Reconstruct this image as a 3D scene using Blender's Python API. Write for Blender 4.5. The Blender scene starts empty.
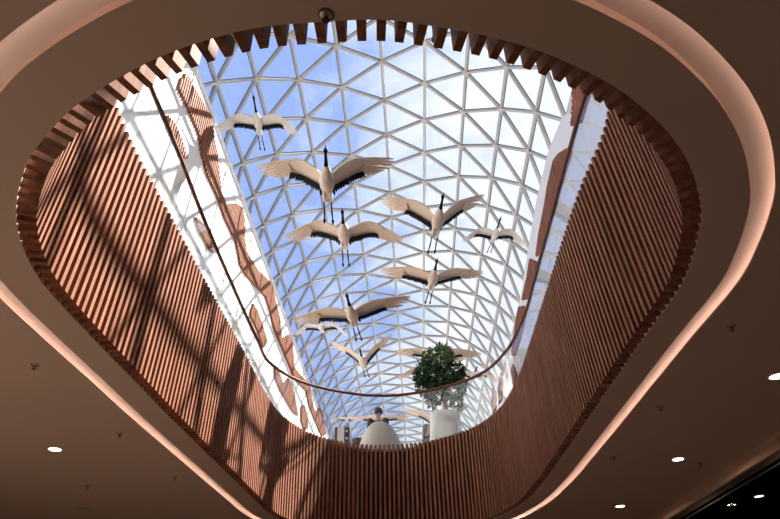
import bpy, bmesh, math, random
from mathutils import Vector, Matrix
random.seed(7)
C = bpy.context.scene.collection
EYE = 1.6                                   # camera height above the lower floor

# ---------------------------------------------------------------- camera
F_PX = 622.14
R = Matrix(((0.999, 0.038, 0.024), (0.041, -0.574, -0.818), (-0.017, 0.818, -0.575)))
# re-orthonormalise
ax = Vector(R[0]).normalized(); ay = Vector(R[1]); ay = (ay - ax * ay.dot(ax)).normalized(); az = ax.cross(ay)
R = Matrix((ax, ay, az))
cam_d = bpy.data.cameras.new('camera'); cam = bpy.data.objects.new('camera', cam_d); C.objects.link(cam)
cam_d.sensor_width = 36; cam_d.lens = F_PX * 36 / 780; cam_d.clip_end = 500; cam_d.clip_start = 0.05
M4 = R.to_4x4(); M4.translation = (0, 0, EYE); cam.matrix_world = M4
bpy.context.scene.camera = cam

def ray(u, v):
    return R @ Vector((u - 390, 259.5 - v, -F_PX))
def at_z(u, v, z):                          # z, y, x measured from the eye; result in the world (floor at 0)
    d = ray(u, v); p = d * (z / d.z); return Vector((p.x, p.y, p.z + EYE))
def at_y(u, v, y):
    d = ray(u, v); p = d * (y / d.y); return Vector((p.x, p.y, p.z + EYE))
def at_x(u, v, x):
    d = ray(u, v); p = d * (x / d.x); return Vector((p.x, p.y, p.z + EYE))
def at_depth(u, v, k):
    d = ray(u, v); p = d * (k / F_PX); return Vector((p.x, p.y, p.z + EYE))

# ---------------------------------------------------------------- levels and plan
Z_CEIL = EYE + 2.40
Z_SLAT = EYE + 4.02
Z_FLOOR2 = EYE + 3.88
Z_RAIL = EYE + 5.08
WX_L, WX_R = -5.1, 4.4                      # faces of the two atrium walls
Z0 = 17.0; VR = .31 * Z0; VXC = -.030 * Z0; VZC = EYE + .69 * Z0   # glass vault: radius, axis
VDY = .0955 * Z0; VY0 = .76 * Z0; VSTEP = math.radians(15.3)
Y_END = VY0 + VDY * 29

# ---------------------------------------------------------------- materials
def new_mat(name):
    m = bpy.data.materials.new(name); m.use_nodes = True
    nt = m.node_tree; return m, nt, nt.nodes['Principled BSDF']
def plain(name, col, rough=.6, metal=0, var=0.0, scale=6.0, spec=.5, bump=0.0):
    m, nt, b = new_mat(name)
    b.inputs['Roughness'].default_value = rough; b.inputs['Metallic'].default_value = metal
    b.inputs['Specular IOR Level'].default_value = spec
    if var or bump:
        tc = nt.nodes.new('ShaderNodeTexCoord'); n = nt.nodes.new('ShaderNodeTexNoise')
        n.inputs['Scale'].default_value = scale; n.inputs['Detail'].default_value = 5
        nt.links.new(tc.outputs['Object'], n.inputs['Vector'])
        r = nt.nodes.new('ShaderNodeValToRGB')
        r.color_ramp.elements[0].color = (*[c * (1 - var) for c in col], 1); r.color_ramp.elements[0].position = .3
        r.color_ramp.elements[1].color = (*[min(1, c * (1 + var)) for c in col], 1); r.color_ramp.elements[1].position = .7
        nt.links.new(n.outputs['Fac'], r.inputs['Fac']); nt.links.new(r.outputs['Color'], b.inputs['Base Color'])
        if bump:
            bp = nt.nodes.new('ShaderNodeBump'); bp.inputs['Strength'].default_value = bump; bp.inputs['Distance'].default_value = .01
            nt.links.new(n.outputs['Fac'], bp.inputs['Height']); nt.links.new(bp.outputs['Normal'], b.inputs['Normal'])
    else:
        b.inputs['Base Color'].default_value = (*col, 1)
    return m
def wood(name, dark, light, rough=.7):
    m, nt, b = new_mat(name)
    tc = nt.nodes.new('ShaderNodeTexCoord'); mp = nt.nodes.new('ShaderNodeMapping'); mp.inputs['Scale'].default_value = (9, 9, .7)
    n = nt.nodes.new('ShaderNodeTexNoise'); n.inputs['Scale'].default_value = 2.2; n.inputs['Detail'].default_value = 7; n.inputs['Distortion'].default_value = .6
    r = nt.nodes.new('ShaderNodeValToRGB'); r.color_ramp.elements[0].position = .3; r.color_ramp.elements[1].position = .72
    r.color_ramp.elements[0].color = (*dark, 1); r.color_ramp.elements[1].color = (*light, 1)
    L = nt.links.new
    L(tc.outputs['Object'], mp.inputs['Vector']); L(mp.outputs['Vector'], n.inputs['Vector']); L(n.outputs['Fac'], r.inputs['Fac'])
    L(r.outputs['Color'], b.inputs['Base Color']); b.inputs['Roughness'].default_value = rough; b.inputs['Specular IOR Level'].default_value = .14
    return m
def glow(name, col, strength):
    m, nt, b = new_mat(name)
    b.inputs['Base Color'].default_value = (*col, 1)
    b.inputs['Emission Color'].default_value = (*col, 1); b.inputs['Emission Strength'].default_value = strength
    return m
def glass(name, tint, ior=1.5, rough=0.0):
    m = bpy.data.materials.new(name); m.use_nodes = True; nt = m.node_tree; nt.nodes.clear(); L = nt.links.new
    out = nt.nodes.new('ShaderNodeOutputMaterial'); mix = nt.nodes.new('ShaderNodeMixShader')
    tr = nt.nodes.new('ShaderNodeBsdfTransparent'); tr.inputs['Color'].default_value = (*tint, 1)
    gl = nt.nodes.new('ShaderNodeBsdfGlossy'); gl.inputs['Roughness'].default_value = rough
    fr = nt.nodes.new('ShaderNodeFresnel'); ge = nt.nodes.new('ShaderNodeNewGeometry')
    mm = nt.nodes.new('ShaderNodeMapRange'); mm.inputs['To Min'].default_value = ior; mm.inputs['To Max'].default_value = 1 / ior
    L(ge.outputs['Backfacing'], mm.inputs['Value']); L(mm.outputs['Result'], fr.inputs['IOR'])
    L(fr.outputs['Fac'], mix.inputs['Fac']); L(tr.outputs['BSDF'], mix.inputs[1]); L(gl.outputs['BSDF'], mix.inputs[2])
    L(mix.outputs['Shader'], out.inputs['Surface'])
    return m

M_wood = wood('slat_wood', (.165, .063, .033), (.33, .148, .090))
M_rail = wood('rail_wood', (.10, .034, .018), (.17, .062, .034), .6)
M_backing = plain('dark_backing', (.045, .018, .010), .8, var=.2)
M_ceil = plain('ceiling_paint', (.58, .435, .355), .85, var=.02, scale=1.5)
M_fascia_lit = plain('fascia_lit_tone', (.72, .53, .42), .85, var=.02, scale=1.5)  # ceiling colour lightened and warmed, stands in for downlight wash on the bulkhead
M_cove = plain('cove_paint', (.78, .72, .68), .8)
M_led = glow('warm_led', (1.0, .66, .53), 6.2)
M_white = plain('white_paint', (.66, .66, .67), .6, var=.015, scale=.6)
M_whitetrim = plain('white_trim', (.74, .77, .82), .45)
M_steel = plain('white_steel', (.44, .43, .41), .45, var=.04, scale=2)
M_hub = plain('hub_steel', (.50, .47, .42), .45)
M_vglass = glass('roof_glass', (.95, .965, .98), 1.22)
M_bglass = glass('clear_glass', (.95, .97, .97), 1.43)
M_shopglass = glass('shop_glass', (.42, .42, .42), 1.06)
M_floor = plain('stone_tile', (.50, .40, .32), .35, var=.08, scale=1.2)
M_floor2 = plain('upper_tile', (.36, .30, .26), .4, var=.06, scale=1.2)
M_wall_low = plain('lower_wall', (.36, .27, .21), .8, var=.05)
M_skyblock = plain('sky_block_brown', (.085, .066, .055), .85, var=.05)  # added light-blocking wall, kept dark so the glass reflects little of it
M_black = plain('black_metal', (.012, .011, .011), .4)
M_shop = plain('shop_dark', (.02, .016, .014), .7, var=.1)
M_lens = glow('lamp_lens', (1.0, .86, .70), 14.0)
M_chrome = plain('brushed_metal', (.45, .36, .30), .35, .8)
M_wing = plain('crane_feather', (.56, .455, .375), .75, var=.09, scale=22, bump=.25)
M_crane = plain('crane_body', (.54, .455, .385), .75, var=.05, scale=14)
M_dark = plain('crane_black', (.006, .006, .008), .85, var=.3, scale=20, spec=.08)
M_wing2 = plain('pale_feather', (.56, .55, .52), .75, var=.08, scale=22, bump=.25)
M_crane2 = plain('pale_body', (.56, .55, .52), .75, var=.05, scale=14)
M_gasket = plain('dark_gasket', (.04, .04, .045), .8)
M_wire = plain('steel_wire', (.16, .16, .17), .7)
M_cable = plain('cable_sheath', (.34, .33, .32), .6)
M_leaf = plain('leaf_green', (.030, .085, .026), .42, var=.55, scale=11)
M_leaf2 = plain('leaf_pale', (.075, .17, .035), .42, var=.4, scale=11)
M_bark = plain('bark', (.10, .065, .045), .85, var=.35, scale=16, bump=.5)
M_pot = plain('pot_glaze', (.60, .575, .545), .4, var=.02)
M_soil = plain('soil', (.035, .024, .018), .95, var=.4, scale=25)
M_shell = plain('chair_shell', (.58, .54, .50), .38, var=.02)
M_cush = plain('grey_fabric', (.075, .075, .08), .9, var=.15, scale=30)
M_skin = plain('skin', (.55, .33, .24), .55, var=.05)
M_hair = plain('hair', (.022, .015, .012), .55, var=.3, scale=30)
M_hair2 = plain('brown_hair', (.06, .030, .020), .55, var=.3, scale=30)
M_jacket = plain('dark_jacket', (.030, .034, .046), .85, var=.2, scale=25)
M_shirt = plain('pale_shirt', (.55, .50, .47), .85, var=.05)
M_trous = plain('trousers', (.035, .037, .045), .9, var=.1)
M_shoe = plain('shoe', (.03, .025, .022), .5)
M_eye = plain('eye', (.02, .015, .012), .2)

# ---------------------------------------------------------------- mesh helpers
def mesh_obj(name, verts, faces, mats, parent=None, smooth=False, fmat=None, loc=None):
    me = bpy.data.meshes.new(name); me.from_pydata([tuple(v) for v in verts], [], faces); me.update()
    mats = mats if isinstance(mats, (list, tuple)) else [mats]
    for m in mats: me.materials.append(m)
    if fmat: me.polygons.foreach_set('material_index', fmat)
    if smooth: me.polygons.foreach_set('use_smooth', [True] * len(me.polygons))
    bm = bmesh.new(); bm.from_mesh(me); bmesh.ops.recalc_face_normals(bm, faces=bm.faces); bm.to_mesh(me); bm.free()
    o = bpy.data.objects.new(name, me); C.objects.link(o)
    if parent: o.parent = parent
    if loc is not None: o.location = loc
    return o
class MB:
    def __init__(s): s.v = []; s.f = []; s.m = []; s.cur = 0
    def add(s, vs, fs):
        n = len(s.v); s.v += [Vector(v) for v in vs]; s.f += [tuple(i + n for i in f) for f in fs]; s.m += [s.cur] * len(fs)
    def hexa(s, p):                         # 8 corners: 4 bottom, 4 top
        s.add(p, [(3, 2, 1, 0), (4, 5, 6, 7), (0, 1, 5, 4), (1, 2, 6, 5), (2, 3, 7, 6), (3, 0, 4, 7)])
    def box(s, a, b):
        x0, y0, z0 = a; x1, y1, z1 = b
        s.hexa([(x0, y0, z0), (x1, y0, z0), (x1, y1, z0), (x0, y1, z0), (x0, y0, z1), (x1, y0, z1), (x1, y1, z1), (x0, y1, z1)])
    def tube(s, path, rad, n=8, closed=False, up=None):
        path = [Vector(p) for p in path]; k = len(path)
        rads = rad if isinstance(rad, list) else [rad] * k
        base = len(s.v); prev = None
        for i, p in enumerate(path):
            if closed: t = path[(i + 1) % k] - path[i - 1]
            else: t = path[min(i + 1, k - 1)] - path[max(i - 1, 0)]
            t.normalize()
            ref = Vector(up) if up else (prev if prev else (Vector((0, 0, 1)) if abs(t.z) < .9 else Vector((1, 0, 0))))
            a = (ref - t * ref.dot(t)).normalized(); b = t.cross(a); prev = a
            r = rads[i]; rr = r if isinstance(r, tuple) else (r, r)
            for j in range(n):
                w = 2 * math.pi * j / n
                s.v.append(p + a * (math.cos(w) * rr[0]) + b * (math.sin(w) * rr[1]))
        for i in range(k if closed else k - 1):
            for j in range(n):
                A = base + i * n + j; B = base + i * n + (j + 1) % n
                i2 = (i + 1) % k; c = base + i2 * n + (j + 1) % n; d = base + i2 * n + j
                s.f.append((A, B, c, d)); s.m.append(s.cur)
        if not closed:
            s.f.append(tuple(base + j for j in reversed(range(n)))); s.m.append(s.cur)
            s.f.append(tuple(base + (k - 1) * n + j for j in range(n))); s.m.append(s.cur)
    def lathe(s, prof, n=24, c=(0, 0, 0)):  # profile (r, z)
        base = len(s.v); c = Vector(c)
        for r, z in prof:
            for j in range(n):
                w = 2 * math.pi * j / n; s.v.append(c + Vector((r * math.cos(w), r * math.sin(w), z)))
        for i in range(len(prof) - 1):
            for j in range(n):
                s.f.append((base + i * n + j, base + i * n + (j + 1) % n, base + (i + 1) * n + (j + 1) % n, base + (i + 1) * n + j)); s.m.append(s.cur)
        s.f.append(tuple(base + j for j in reversed(range(n)))); s.m.append(s.cur)
        s.f.append(tuple(base + (len(prof) - 1) * n + j for j in range(n))); s.m.append(s.cur)
    def ball(s, c, r, n=14, m=9):
        r = r if isinstance(r, (tuple, list)) else (r, r, r); c = Vector(c); base = len(s.v)
        for i in range(1, m):
            a = math.pi * i / m
            for j in range(n):
                w = 2 * math.pi * j / n
                s.v.append(c + Vector((r[0] * math.sin(a) * math.cos(w), r[1] * math.sin(a) * math.sin(w), r[2] * math.cos(a))))
        t = len(s.v); s.v.append(c + Vector((0, 0, r[2]))); b = len(s.v); s.v.append(c - Vector((0, 0, r[2])))
        for j in range(n):
            s.f.append((t, base + j, base + (j + 1) % n)); s.m.append(s.cur)
            e = base + (m - 2) * n; s.f.append((b, e + (j + 1) % n, e + j)); s.m.append(s.cur)
        for i in range(m - 2):
            for j in range(n):
                s.f.append((base + i * n + j, base + (i + 1) * n + j, base + (i + 1) * n + (j + 1) % n, base + i * n + (j + 1) % n)); s.m.append(s.cur)
    def build(s, name, mats, parent=None, smooth=False, loc=None):
        return mesh_obj(name, s.v, s.f, mats, parent, smooth, s.m if isinstance(mats, (list, tuple)) else None, loc)
def auto(o, ang=35):
    me = o.data
    bm = bmesh.new(); bm.from_mesh(me)
    for e in bm.edges:
        e.smooth = not (len(e.link_faces) == 2 and e.calc_face_angle(0) > math.radians(ang))
    for f in bm.faces: f.smooth = True
    bm.to_mesh(me); bm.free(); return o
def tag(o, label=None, cat=None, group=None, kind=None):
    if label: o['label'] = label
    if cat: o['category'] = cat
    if group: o['group'] = group
    if kind: o['kind'] = kind
    return o
def empty(name, loc, label, cat, group=None, kind=None):
    o = bpy.data.objects.new(name, None); C.objects.link(o); o.location = loc; o.empty_display_size = .2
    return tag(o, label, cat, group, kind)
def copy_tree(root, loc, label, group=None):
    r = root.copy(); C.objects.link(r); r.location = loc; r['label'] = label
    if group: r['group'] = group
    for ch in list(root.children):
        c = ch.copy(); C.objects.link(c); c.parent = r
        for g in ch.children:
            d = g.copy(); C.objects.link(d); d.parent = c
    return r

# ---------------------------------------------------------------- plan curves of the opening
CTRL_B = [(-.06, 1.608), (-.364, 1.605), (-.648, 1.624), (-.975, 1.706), (-1.274, 1.83), (-1.569, 1.991), (-1.774, 2.143), (-1.988, 2.336), (-2.155, 2.545),
          (-2.262, 2.705), (-2.355, 2.88), (-2.455, 3.152), (-2.522, 3.469), (-2.54, 3.85), (-2.535, 4.30), (-2.515, 5.06), (-2.49, 6.14), (-2.42, 7.72), (-2.34, 9.4),
          (-2.25, 10.45), (-1.80, 11.42), (-.85, 12.05), (.18, 11.99), (1.15, 11.30), (1.63, 10.25), (1.80, 9.0),
          (1.85, 8.0), (1.89, 6.9), (1.955, 4.8), (1.995, 3.94), (1.945, 3.495), (1.855, 3.11), (1.765, 2.888), (1.622, 2.63), (1.446, 2.395), (1.258, 2.205),
          (1.033, 2.022), (.784, 1.872), (.594, 1.782), (.399, 1.712), (.18, 1.655)]
def cr(P, t):
    n = len(P); i = int(math.floor(t)) % n; u = t - math.floor(t)
    a, b, c, d = (Vector(P[(i + k) % n]) for k in (-1, 0, 1, 2))
    return .5 * ((2 * b) + (c - a) * u + (2 * a - 5 * b + 4 * c - d) * u * u + (3 * b - a - 3 * c + d) * u ** 3)
NC = len(CTRL_B); SUB = 24
TT = [k / SUB for k in range(NC * SUB)]
def norm_in(P, t):
    d = cr(P, t + .01) - cr(P, t - .01); d.normalize(); return Vector((d.y, -d.x))
SLAT_D = .11
def lerp(x, pts):
    for (a, b), (c, d) in zip(pts, pts[1:]):
        if x <= c: return b + (d - b) * max(0, min(1, (x - a) / (c - a)))
    return pts[-1][1]
CTRL_T, CTRL_G = [], []
for i, p in enumerate(CTRL_B):
    p = Vector(p); n = norm_in(CTRL_B, i); q = p + n * SLAT_D; g = p.copy()
    if n.x > .5:    q.x += lerp(p.y, [(2.5, .06), (3.6, .09), (4.3, .08), (6.1, .05), (7.7, 0), (9.4, -.07), (11, -.02)]); g.x += lerp(p.y, [(2.5, .04), (3.85, .05), (5, .0), (6.9, -.13), (9, -.24), (10.5, -.3), (12, -.1)])
    elif n.x < -.5: q.x += lerp(p.y, [(2.5, -.08), (3.6, -.11), (4.8, -.13), (6.9, -.08), (9.6, .0), (11, .0)]); g.x += lerp(p.y, [(2.5, 0), (3.6, -.03), (4.6, -.03), (7.2, .05), (9, .12), (11, .14)])
    CTRL_T.append((q.x, q.y)); CTRL_G.append((g.x, g.y))
B = [cr(CTRL_B, t) for t in TT]; T = [cr(CTRL_T, t) for t in TT]; G = [cr(CTRL_G, t) for t in TT]
NB = [norm_in(CTRL_B, t) for t in TT]
NN = len(TT)
def off(k): return [b - n * k for b, n in zip(B, NB)]       # k metres outwards
cum = [0]
for i in range(NN): cum.append(cum[-1] + (B[(i + 1) % NN] - B[i]).length)
PER = cum[-1]
def t_at(s):
    s %= PER; lo, hi = 0, NN
    while hi - lo > 1:
        m = (lo + hi) // 2
        if cum[m] <= s: lo = m
        else: hi = m
    return (lo + (s - cum[lo]) / (cum[lo + 1] - cum[lo])) / SUB
def v3(p, z): return Vector((p.x, p.y, z))
def band(mb, loops):                        # loops: list of lists of 3-vectors, bridged one to the next
    n = len(loops[0]); base = len(mb.v)
    for l in loops: mb.v += [Vector(p) for p in l]
    for k in range(len(loops) - 1):
        for i in range(n):
            j = (i + 1) % n; mb.f.append((base + k * n + i, base + k * n + j, base + (k + 1) * n + j, base + (k + 1) * n + i)); mb.m.append(mb.cur)
def to_poly(loop, poly, c):                 # radial projection of a loop on a convex polygon, corners kept
    out = []
    for p in loop:
        d = (p - c); best = None
        for a, b in zip(poly, poly[1:] + poly[:1]):
            a = Vector(a); b = Vector(b); e = b - a; den = d.x * e.y - d.y * e.x
            if abs(den) < 1e-9: continue
            w = a - c; t = (w.x * e.y - w.y * e.x) / den; s = (w.x * d.y - w.y * d.x) / den
            if t > 0 and -1e-6 <= s <= 1 + 1e-6 and (best is None or t < best): best = t
        out.append(c + d * best)
    for k in poly:
        k = Vector(k); i = min(range(len(out)), key=lambda i: (out[i] - k).length); out[i] = k
    return out

# ---------------------------------------------------------------- balustrade: slats, backing, glass, rail
bal = empty('balustrade', (-.3, 6.8, Z_CEIL), 'curved balustrade of reddish vertical wood slats, glass and handrail ringing the ceiling opening', 'balustrade')
def L2(p): return Vector(p) - bal.location
mb = MB(); PITCH = .0925; ns = round(PER / PITCH)
for k in range(ns):
    t = t_at(k * PER / ns); b = cr(CTRL_B, t); n = norm_in(CTRL_B, t); q = cr(CTRL_T, t); tg = Vector((-n.y, n.x)) * .020
    bi = b + n * SLAT_D; qo = q - n * SLAT_D
    zb, zt = Z_CEIL + .005, Z_SLAT
    mb.hexa([L2(v3(p, zb)) for p in (b - tg, b + tg, bi + tg, bi - tg)] + [L2(v3(p, zt)) for p in (qo - tg, qo + tg, q + tg, q - tg)])
sl = mb.build('slat_cladding', M_wood, bal)
mb = MB(); o1 = off(.004); o2 = off(.06)
topo = [q - n * (SLAT_D + .004) for q, n in zip(T, NB)]; topo2 = [p - n * .05 for p, n in zip(topo, NB)]
band(mb, [[L2(v3(p, Z_CEIL + .03)) for p in o1], [L2(v3(p, Z_SLAT - .10)) for p in topo], [L2(v3(p, Z_SLAT - .10)) for p in topo2], [L2(v3(p, Z_CEIL + .03)) for p in o2], [L2(v3(p, Z_CEIL + .03)) for p in o1]])
auto(mb.build('backing_board', M_backing, bal))
tr = MB()
topi = [q - n * (SLAT_D - .0) for q, n in zip(T, NB)]; topi2 = [q - n * (SLAT_D + .16) for q, n in zip(T, NB)]
band(tr, [[L2(v3(p, Z_SLAT - .095)) for p in topi], [L2(v3(p, Z_SLAT - .05)) for p in topi], [L2(v3(p, Z_SLAT - .05)) for p in topi2], [L2(v3(p, Z_SLAT - .095)) for p in topi2], [L2(v3(p, Z_SLAT - .095)) for p in topi]])
auto(tr.build('capping_strip', M_chrome, bal))
# glass panels: their foot stands in the capping behind the slats, their head carries the rail
foot = [q - n * (SLAT_D + .07) for q, n in zip(T, NB)]
npan = 18
for k in range(npan):
    s0 = PER * k / npan + .008; s1 = PER * (k + 1) / npan - .008; m = 22; vs = []; fs = []
    for i in range(m + 1):
        t = t_at(s0 + (s1 - s0) * i / m); n = norm_in(CTRL_B, t); f = cr(CTRL_T, t) - n * (SLAT_D + .07); g = cr(CTRL_G, t)
        for w in (.006, -.006):
            vs += [L2(v3(f + n * w, Z_SLAT - .05)), L2(v3(g + n * w, Z_RAIL - .025))]
    for i in range(m):
        a = 4 * i; b = a + 4
        fs += [(a, b, b + 1, a + 1), (a + 2, a + 3, b + 3, b + 2), (a + 1, b + 1, b + 3, a + 3), (a, a + 2, b + 2, b)]
    fs += [(0, 1, 3, 2), (4 * m, 4 * m + 2, 4 * m + 3, 4 * m + 1)]
    auto(mesh_obj('glass_panel', vs, fs, M_bglass, bal))
mb = MB(); gp = [cr(CTRL_G, t_at(PER * i / 260)) for i in range(260)]
mb.tube([L2(v3(p, Z_RAIL)) for p in gp], (.030, .026), 10, True, up=(0, 0, 1))
mb.build('handrail', M_rail, bal, True)

# ---------------------------------------------------------------- lower ceiling, cove, slab
def fx(y): return 4.56 - .0493 * y          # line of the shopfront
RECT = [(-9, -8), (-9, 20), (fx(20), 20), (fx(-8), -8)]
CEN = Vector((-.3, 6.5))
A_OUT, GAP, LIP = .27, .135, .10
ring_o = off(A_OUT); lip = off(A_OUT + GAP); rec = off(A_OUT + GAP + LIP)
HR = .075
mb = MB()
band(mb, [[v3(p, Z_CEIL + .10) for p in B], [v3(p, Z_CEIL) for p in B], [v3(p, Z_CEIL) for p in ring_o], [v3(p, Z_CEIL + HR) for p in ring_o]])
tag(auto(mb.build('ceiling_ring', M_ceil)), kind='structure')
mb = MB()
band(mb, [[v3(p, Z_CEIL + HR) for p in ring_o], [v3(p, Z_CEIL + HR) for p in rec], [v3(p, Z_CEIL + .014) for p in rec]])
tag(auto(mb.build('trim_cove', M_cove)), kind='structure')
mb = MB(); far = to_poly(lip, RECT, CEN)
band(mb, [[v3(p, Z_CEIL + .014) for p in rec], [v3(p, Z_CEIL + .014) for p in lip], [v3(p, Z_CEIL) for p in lip], [v3(p, Z_CEIL) for p in far]])
tag(auto(mb.build('ceiling', M_ceil)), kind='structure')
led = empty('cove_light', (-.3, 6.8, Z_CEIL + .03), 'warm glowing light strip hidden in the cove around the ceiling opening', 'cove light')
mb = MB(); mb.tube([v3(p, Z_CEIL + .030) - led.location for p in off(A_OUT + GAP + .055)[::4]], (.010, .006), 6, True, up=(0, 0, 1))
mb.build('light_strip', M_led, led)
mb = MB(); mb.tube([v3(p, Z_CEIL + .019) - led.location for p in off(A_OUT + GAP + .06)[::4]], (.004, .018), 6, True, up=(0, 0, 1))
mb.build('channel', M_chrome, led)

R2 = [(WX_L - .3, 0), (WX_L - .3, Y_END), (WX_R + .3, Y_END), (WX_R + .3, 0)]
mb = MB(); in2 = off(.07); far2 = to_poly(in2, R2, CEN)
band(mb, [[v3(p, Z_CEIL + .16) for p in in2], [v3(p, Z_FLOOR2) for p in in2], [v3(p, Z_FLOOR2) for p in far2], [v3(p, Z_CEIL + .16) for p in far2], [v3(p, Z_CEIL + .16) for p in in2]])
tag(auto(mb.build('floor_upper', M_floor2)), kind='structure')
RL = [(-9.2, -8.2), (-9.2, 20.2), (9.6, 20.2), (9.6, -8.2)]
mb = MB(); mb.box((-9.2, -8.2, -.2), (9.6, 20.2, 0)); tag(mb.build('floor', M_floor), kind='structure')
for nm, a, b in (('wall_left_lower', (-9.2, -8.2, 0), (-9, 20.2, Z_CEIL + .1)), ('wall_back_lower', (-9, -8.2, 0), (9.6, -8, Z_CEIL + .1)), ('wall_far_lower', (-9, 20, 0), (9.6, 20.2, Z_CEIL + .1))):
    mb = MB(); mb.box(a, b); tag(mb.build(nm, M_wall_low), kind='structure')
# shopfront: bulkhead, frame, glass, dark shop behind
def slant(mb, d0, d1, z0, z1, y0=-8, y1=20):
    mb.hexa([(fx(y0) + d0, y0, z0), (fx(y0) + d1, y0, z0), (fx(y1) + d1, y1, z0), (fx(y1) + d0, y1, z0), (fx(y0) + d0, y0, z1), (fx(y0) + d1, y0, z1), (fx(y1) + d1, y1, z1), (fx(y1) + d0, y1, z1)])
ZB = at_x(780, 447, fx(7.6)).z
mb = MB(); slant(mb, 0, .20, ZB, Z_CEIL + .05); tag(mb.build('wall_right_lower', M_fascia_lit), kind='structure')
win = empty('window_1', (fx(6), 6, 0), None, None, kind='structure')
def sub(mb): 
    for v in mb.v: v -= win.location
mb = MB(); slant(mb, .05, .12, ZB - .07, ZB); slant(mb, .05, .12, 0, .08); slant(mb, .04, .10, ZB - .13, ZB - .11)
for k in range(5):
    y = -5.3 + k * 6; mb.box((fx(y) + .05, y - .03, .08), (fx(y) + .12, y + .03, ZB - .07))
sub(mb); mb.build('window_frame', M_black, win)
mb = MB(); slant(mb, .08, .092, .08, ZB - .07); sub(mb); mb.build('window_glass', M_shopglass, win)
mb = MB(); mb.box((9.4, -8, 0), (9.6, 20, Z_CEIL + .05)); tag(mb.build('wall_shop', M_shop), kind='structure')
ZS = EYE + 2.36
mb = MB(); mb.hexa([(fx(-8) + .2, -8, ZS), (9.4, -8, ZS), (9.4, 20, ZS), (fx(20) + .2, 20, ZS), (fx(-8) + .2, -8, ZS + .1), (9.4, -8, ZS + .1), (9.4, 20, ZS + .1), (fx(20) + .2, 20, ZS + .1)])
tag(mb.build('ceiling_shop', M_shop), kind='structure')

# ---------------------------------------------------------------- atrium walls with wavy slat panels
Y_A = 0.2
mb = MB(); ZTL = EYE + 5.1 / .392
mb.box((WX_L - .12, Y_A, Z_FLOOR2), (WX_L, Y_END, ZTL)); tag(mb.build('wall_left', M_white), kind='structure')
mb = MB(); mb.box((WX_L - .16, Y_A, ZTL - .02), (WX_L + .05, Y_END, ZTL + .10)); mb.box((WX_L, Y_A, ZTL - .55), (WX_L + .02, Y_END, ZTL - .36))
tag(mb.build('trim_1', M_whitetrim), kind='structure')
PR = [(0, 11.45), (9, 11.5), (10.6, 11.67), (10.9, 12.0), (11.7, 12.75), (13.5, 13.25), (15.8, 13.3), (18, 13.0), (20.5, 12.55), (24, 12.15), (28, 11.9), (Y_END, 11.8)]
def zr(y): return EYE + lerp(y, PR)
ys = [Y_A + (Y_END - Y_A) * i / 160 for i in range(161)]; vs = []; fs = []
for y in ys: vs += [(WX_R, y, Z_FLOOR2), (WX_R, y, zr(y)), (WX_R + .12, y, zr(y)), (WX_R + .12, y, Z_FLOOR2)]
for i in range(160):
    a = 4 * i; b = a + 4; fs += [(a, b, b + 1, a + 1), (a + 1, b + 1, b + 2, a + 2), (a + 2, b + 2, b + 3, a + 3)]
tag(mesh_obj('wall_right', vs, fs, M_white), kind='structure')
mb = MB(); pf = [(WX_L - .3, Z_FLOOR2)] + [(VXC + VR * math.sin(a), VZC + VR * math.cos(a)) for a in [math.radians(-80 + 8 * i) for i in range(21)]] + [(WX_R + .3, Z_FLOOR2)]
nb = len(pf); mb.add([(x, 0, z) for x, z in pf] + [(x, .2, z) for x, z in pf], [tuple(range(nb)), tuple(range(2 * nb - 1, nb - 1, -1))] + [(i, i + nb, (i + 1) % nb + nb, (i + 1) % nb) for i in range(nb)])
tag(mb.build('wall_sky_block', M_skyblock), kind='structure')  # added unseen wall closing the near end, blocks sky light from the opening

def wavy(name, poly_px, side, label, group):
    X = WX_L if side < 0 else WX_R
    P = [at_x(u, v, X) for u, v in poly_px]; P = [(p.y, p.z) for p in P]
    y0 = min(p[0] for p in P); y1 = max(p[0] for p in P); pitch = .115
    mb = MB(); x0, x1 = (X + .002, X + .075) if side < 0 else (X - .075, X - .002)
    loc = Vector((X, (y0 + y1) / 2, min(p[1] for p in P)))
    y = y0 + .02
    while y < y1 - .02:
        z = []
        for (a, b), (c, d) in zip(P, P[1:] + P[:1]):
            if (a <= y < c) or (c <= y < a): z.append(b + (d - b) * (y - a) / (c - a))
        z.sort()
        for a, b in zip(z[::2], z[1::2]):
            if b - a > .04:
                a = max(a, Z_FLOOR2 + .02)
                if b > a + .03: mb.box((x0 - loc.x, y - .03 - loc.y, a - loc.z), (x1 - loc.x, y + .03 - loc.y, b - loc.z))
        y += pitch
    o = mb.build(name, M_wood, loc=loc); return tag(o, label, 'wall panel', group)
GL = 'wavy wood slat panels on the sunlit white wall'; GR = 'wavy wood slat panels on the shaded white wall'
up = [(182, 72), (196, 94), (209, 115.5), (211.6, 132), (215.6, 156), (217, 168), (220, 193), (225, 205), (235, 204), (241, 208), (243, 219), (243, 237), (245, 252), (257, 271), (268, 281), (272, 288), (274, 300), (278, 315), (281, 339), (288, 334.6), (291.5, 344), (293, 367), (299, 375), (308.5, 384), (311, 400), (314, 412), (319, 407), (322, 417), (325, 434)]
lo = [(176.6, 89), (183.5, 103), (190, 118), (196.6, 133), (200, 154), (205, 174), (215.4, 196), (223.5, 219), (234.5, 241.6), (238.5, 264.5), (244, 274), (257, 289), (264, 296), (269, 312), (273, 330), (279, 344), (287, 363), (293, 378.5), (304.7, 390), (308.5, 407), (316, 425), (321, 436)]
wavy('slat_panel', up + lo[::-1], -1, 'longest wavy band of wood slats, running along the top of the sunlit white wall', GL)
wavy('slat_panel', [(166, 116), (172, 122), (180, 140), (185, 158), (181, 157), (173, 141), (166, 127)], -1, 'short wavy slat panel seen through the glass beside the nearest end of the handrail', GL)
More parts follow.
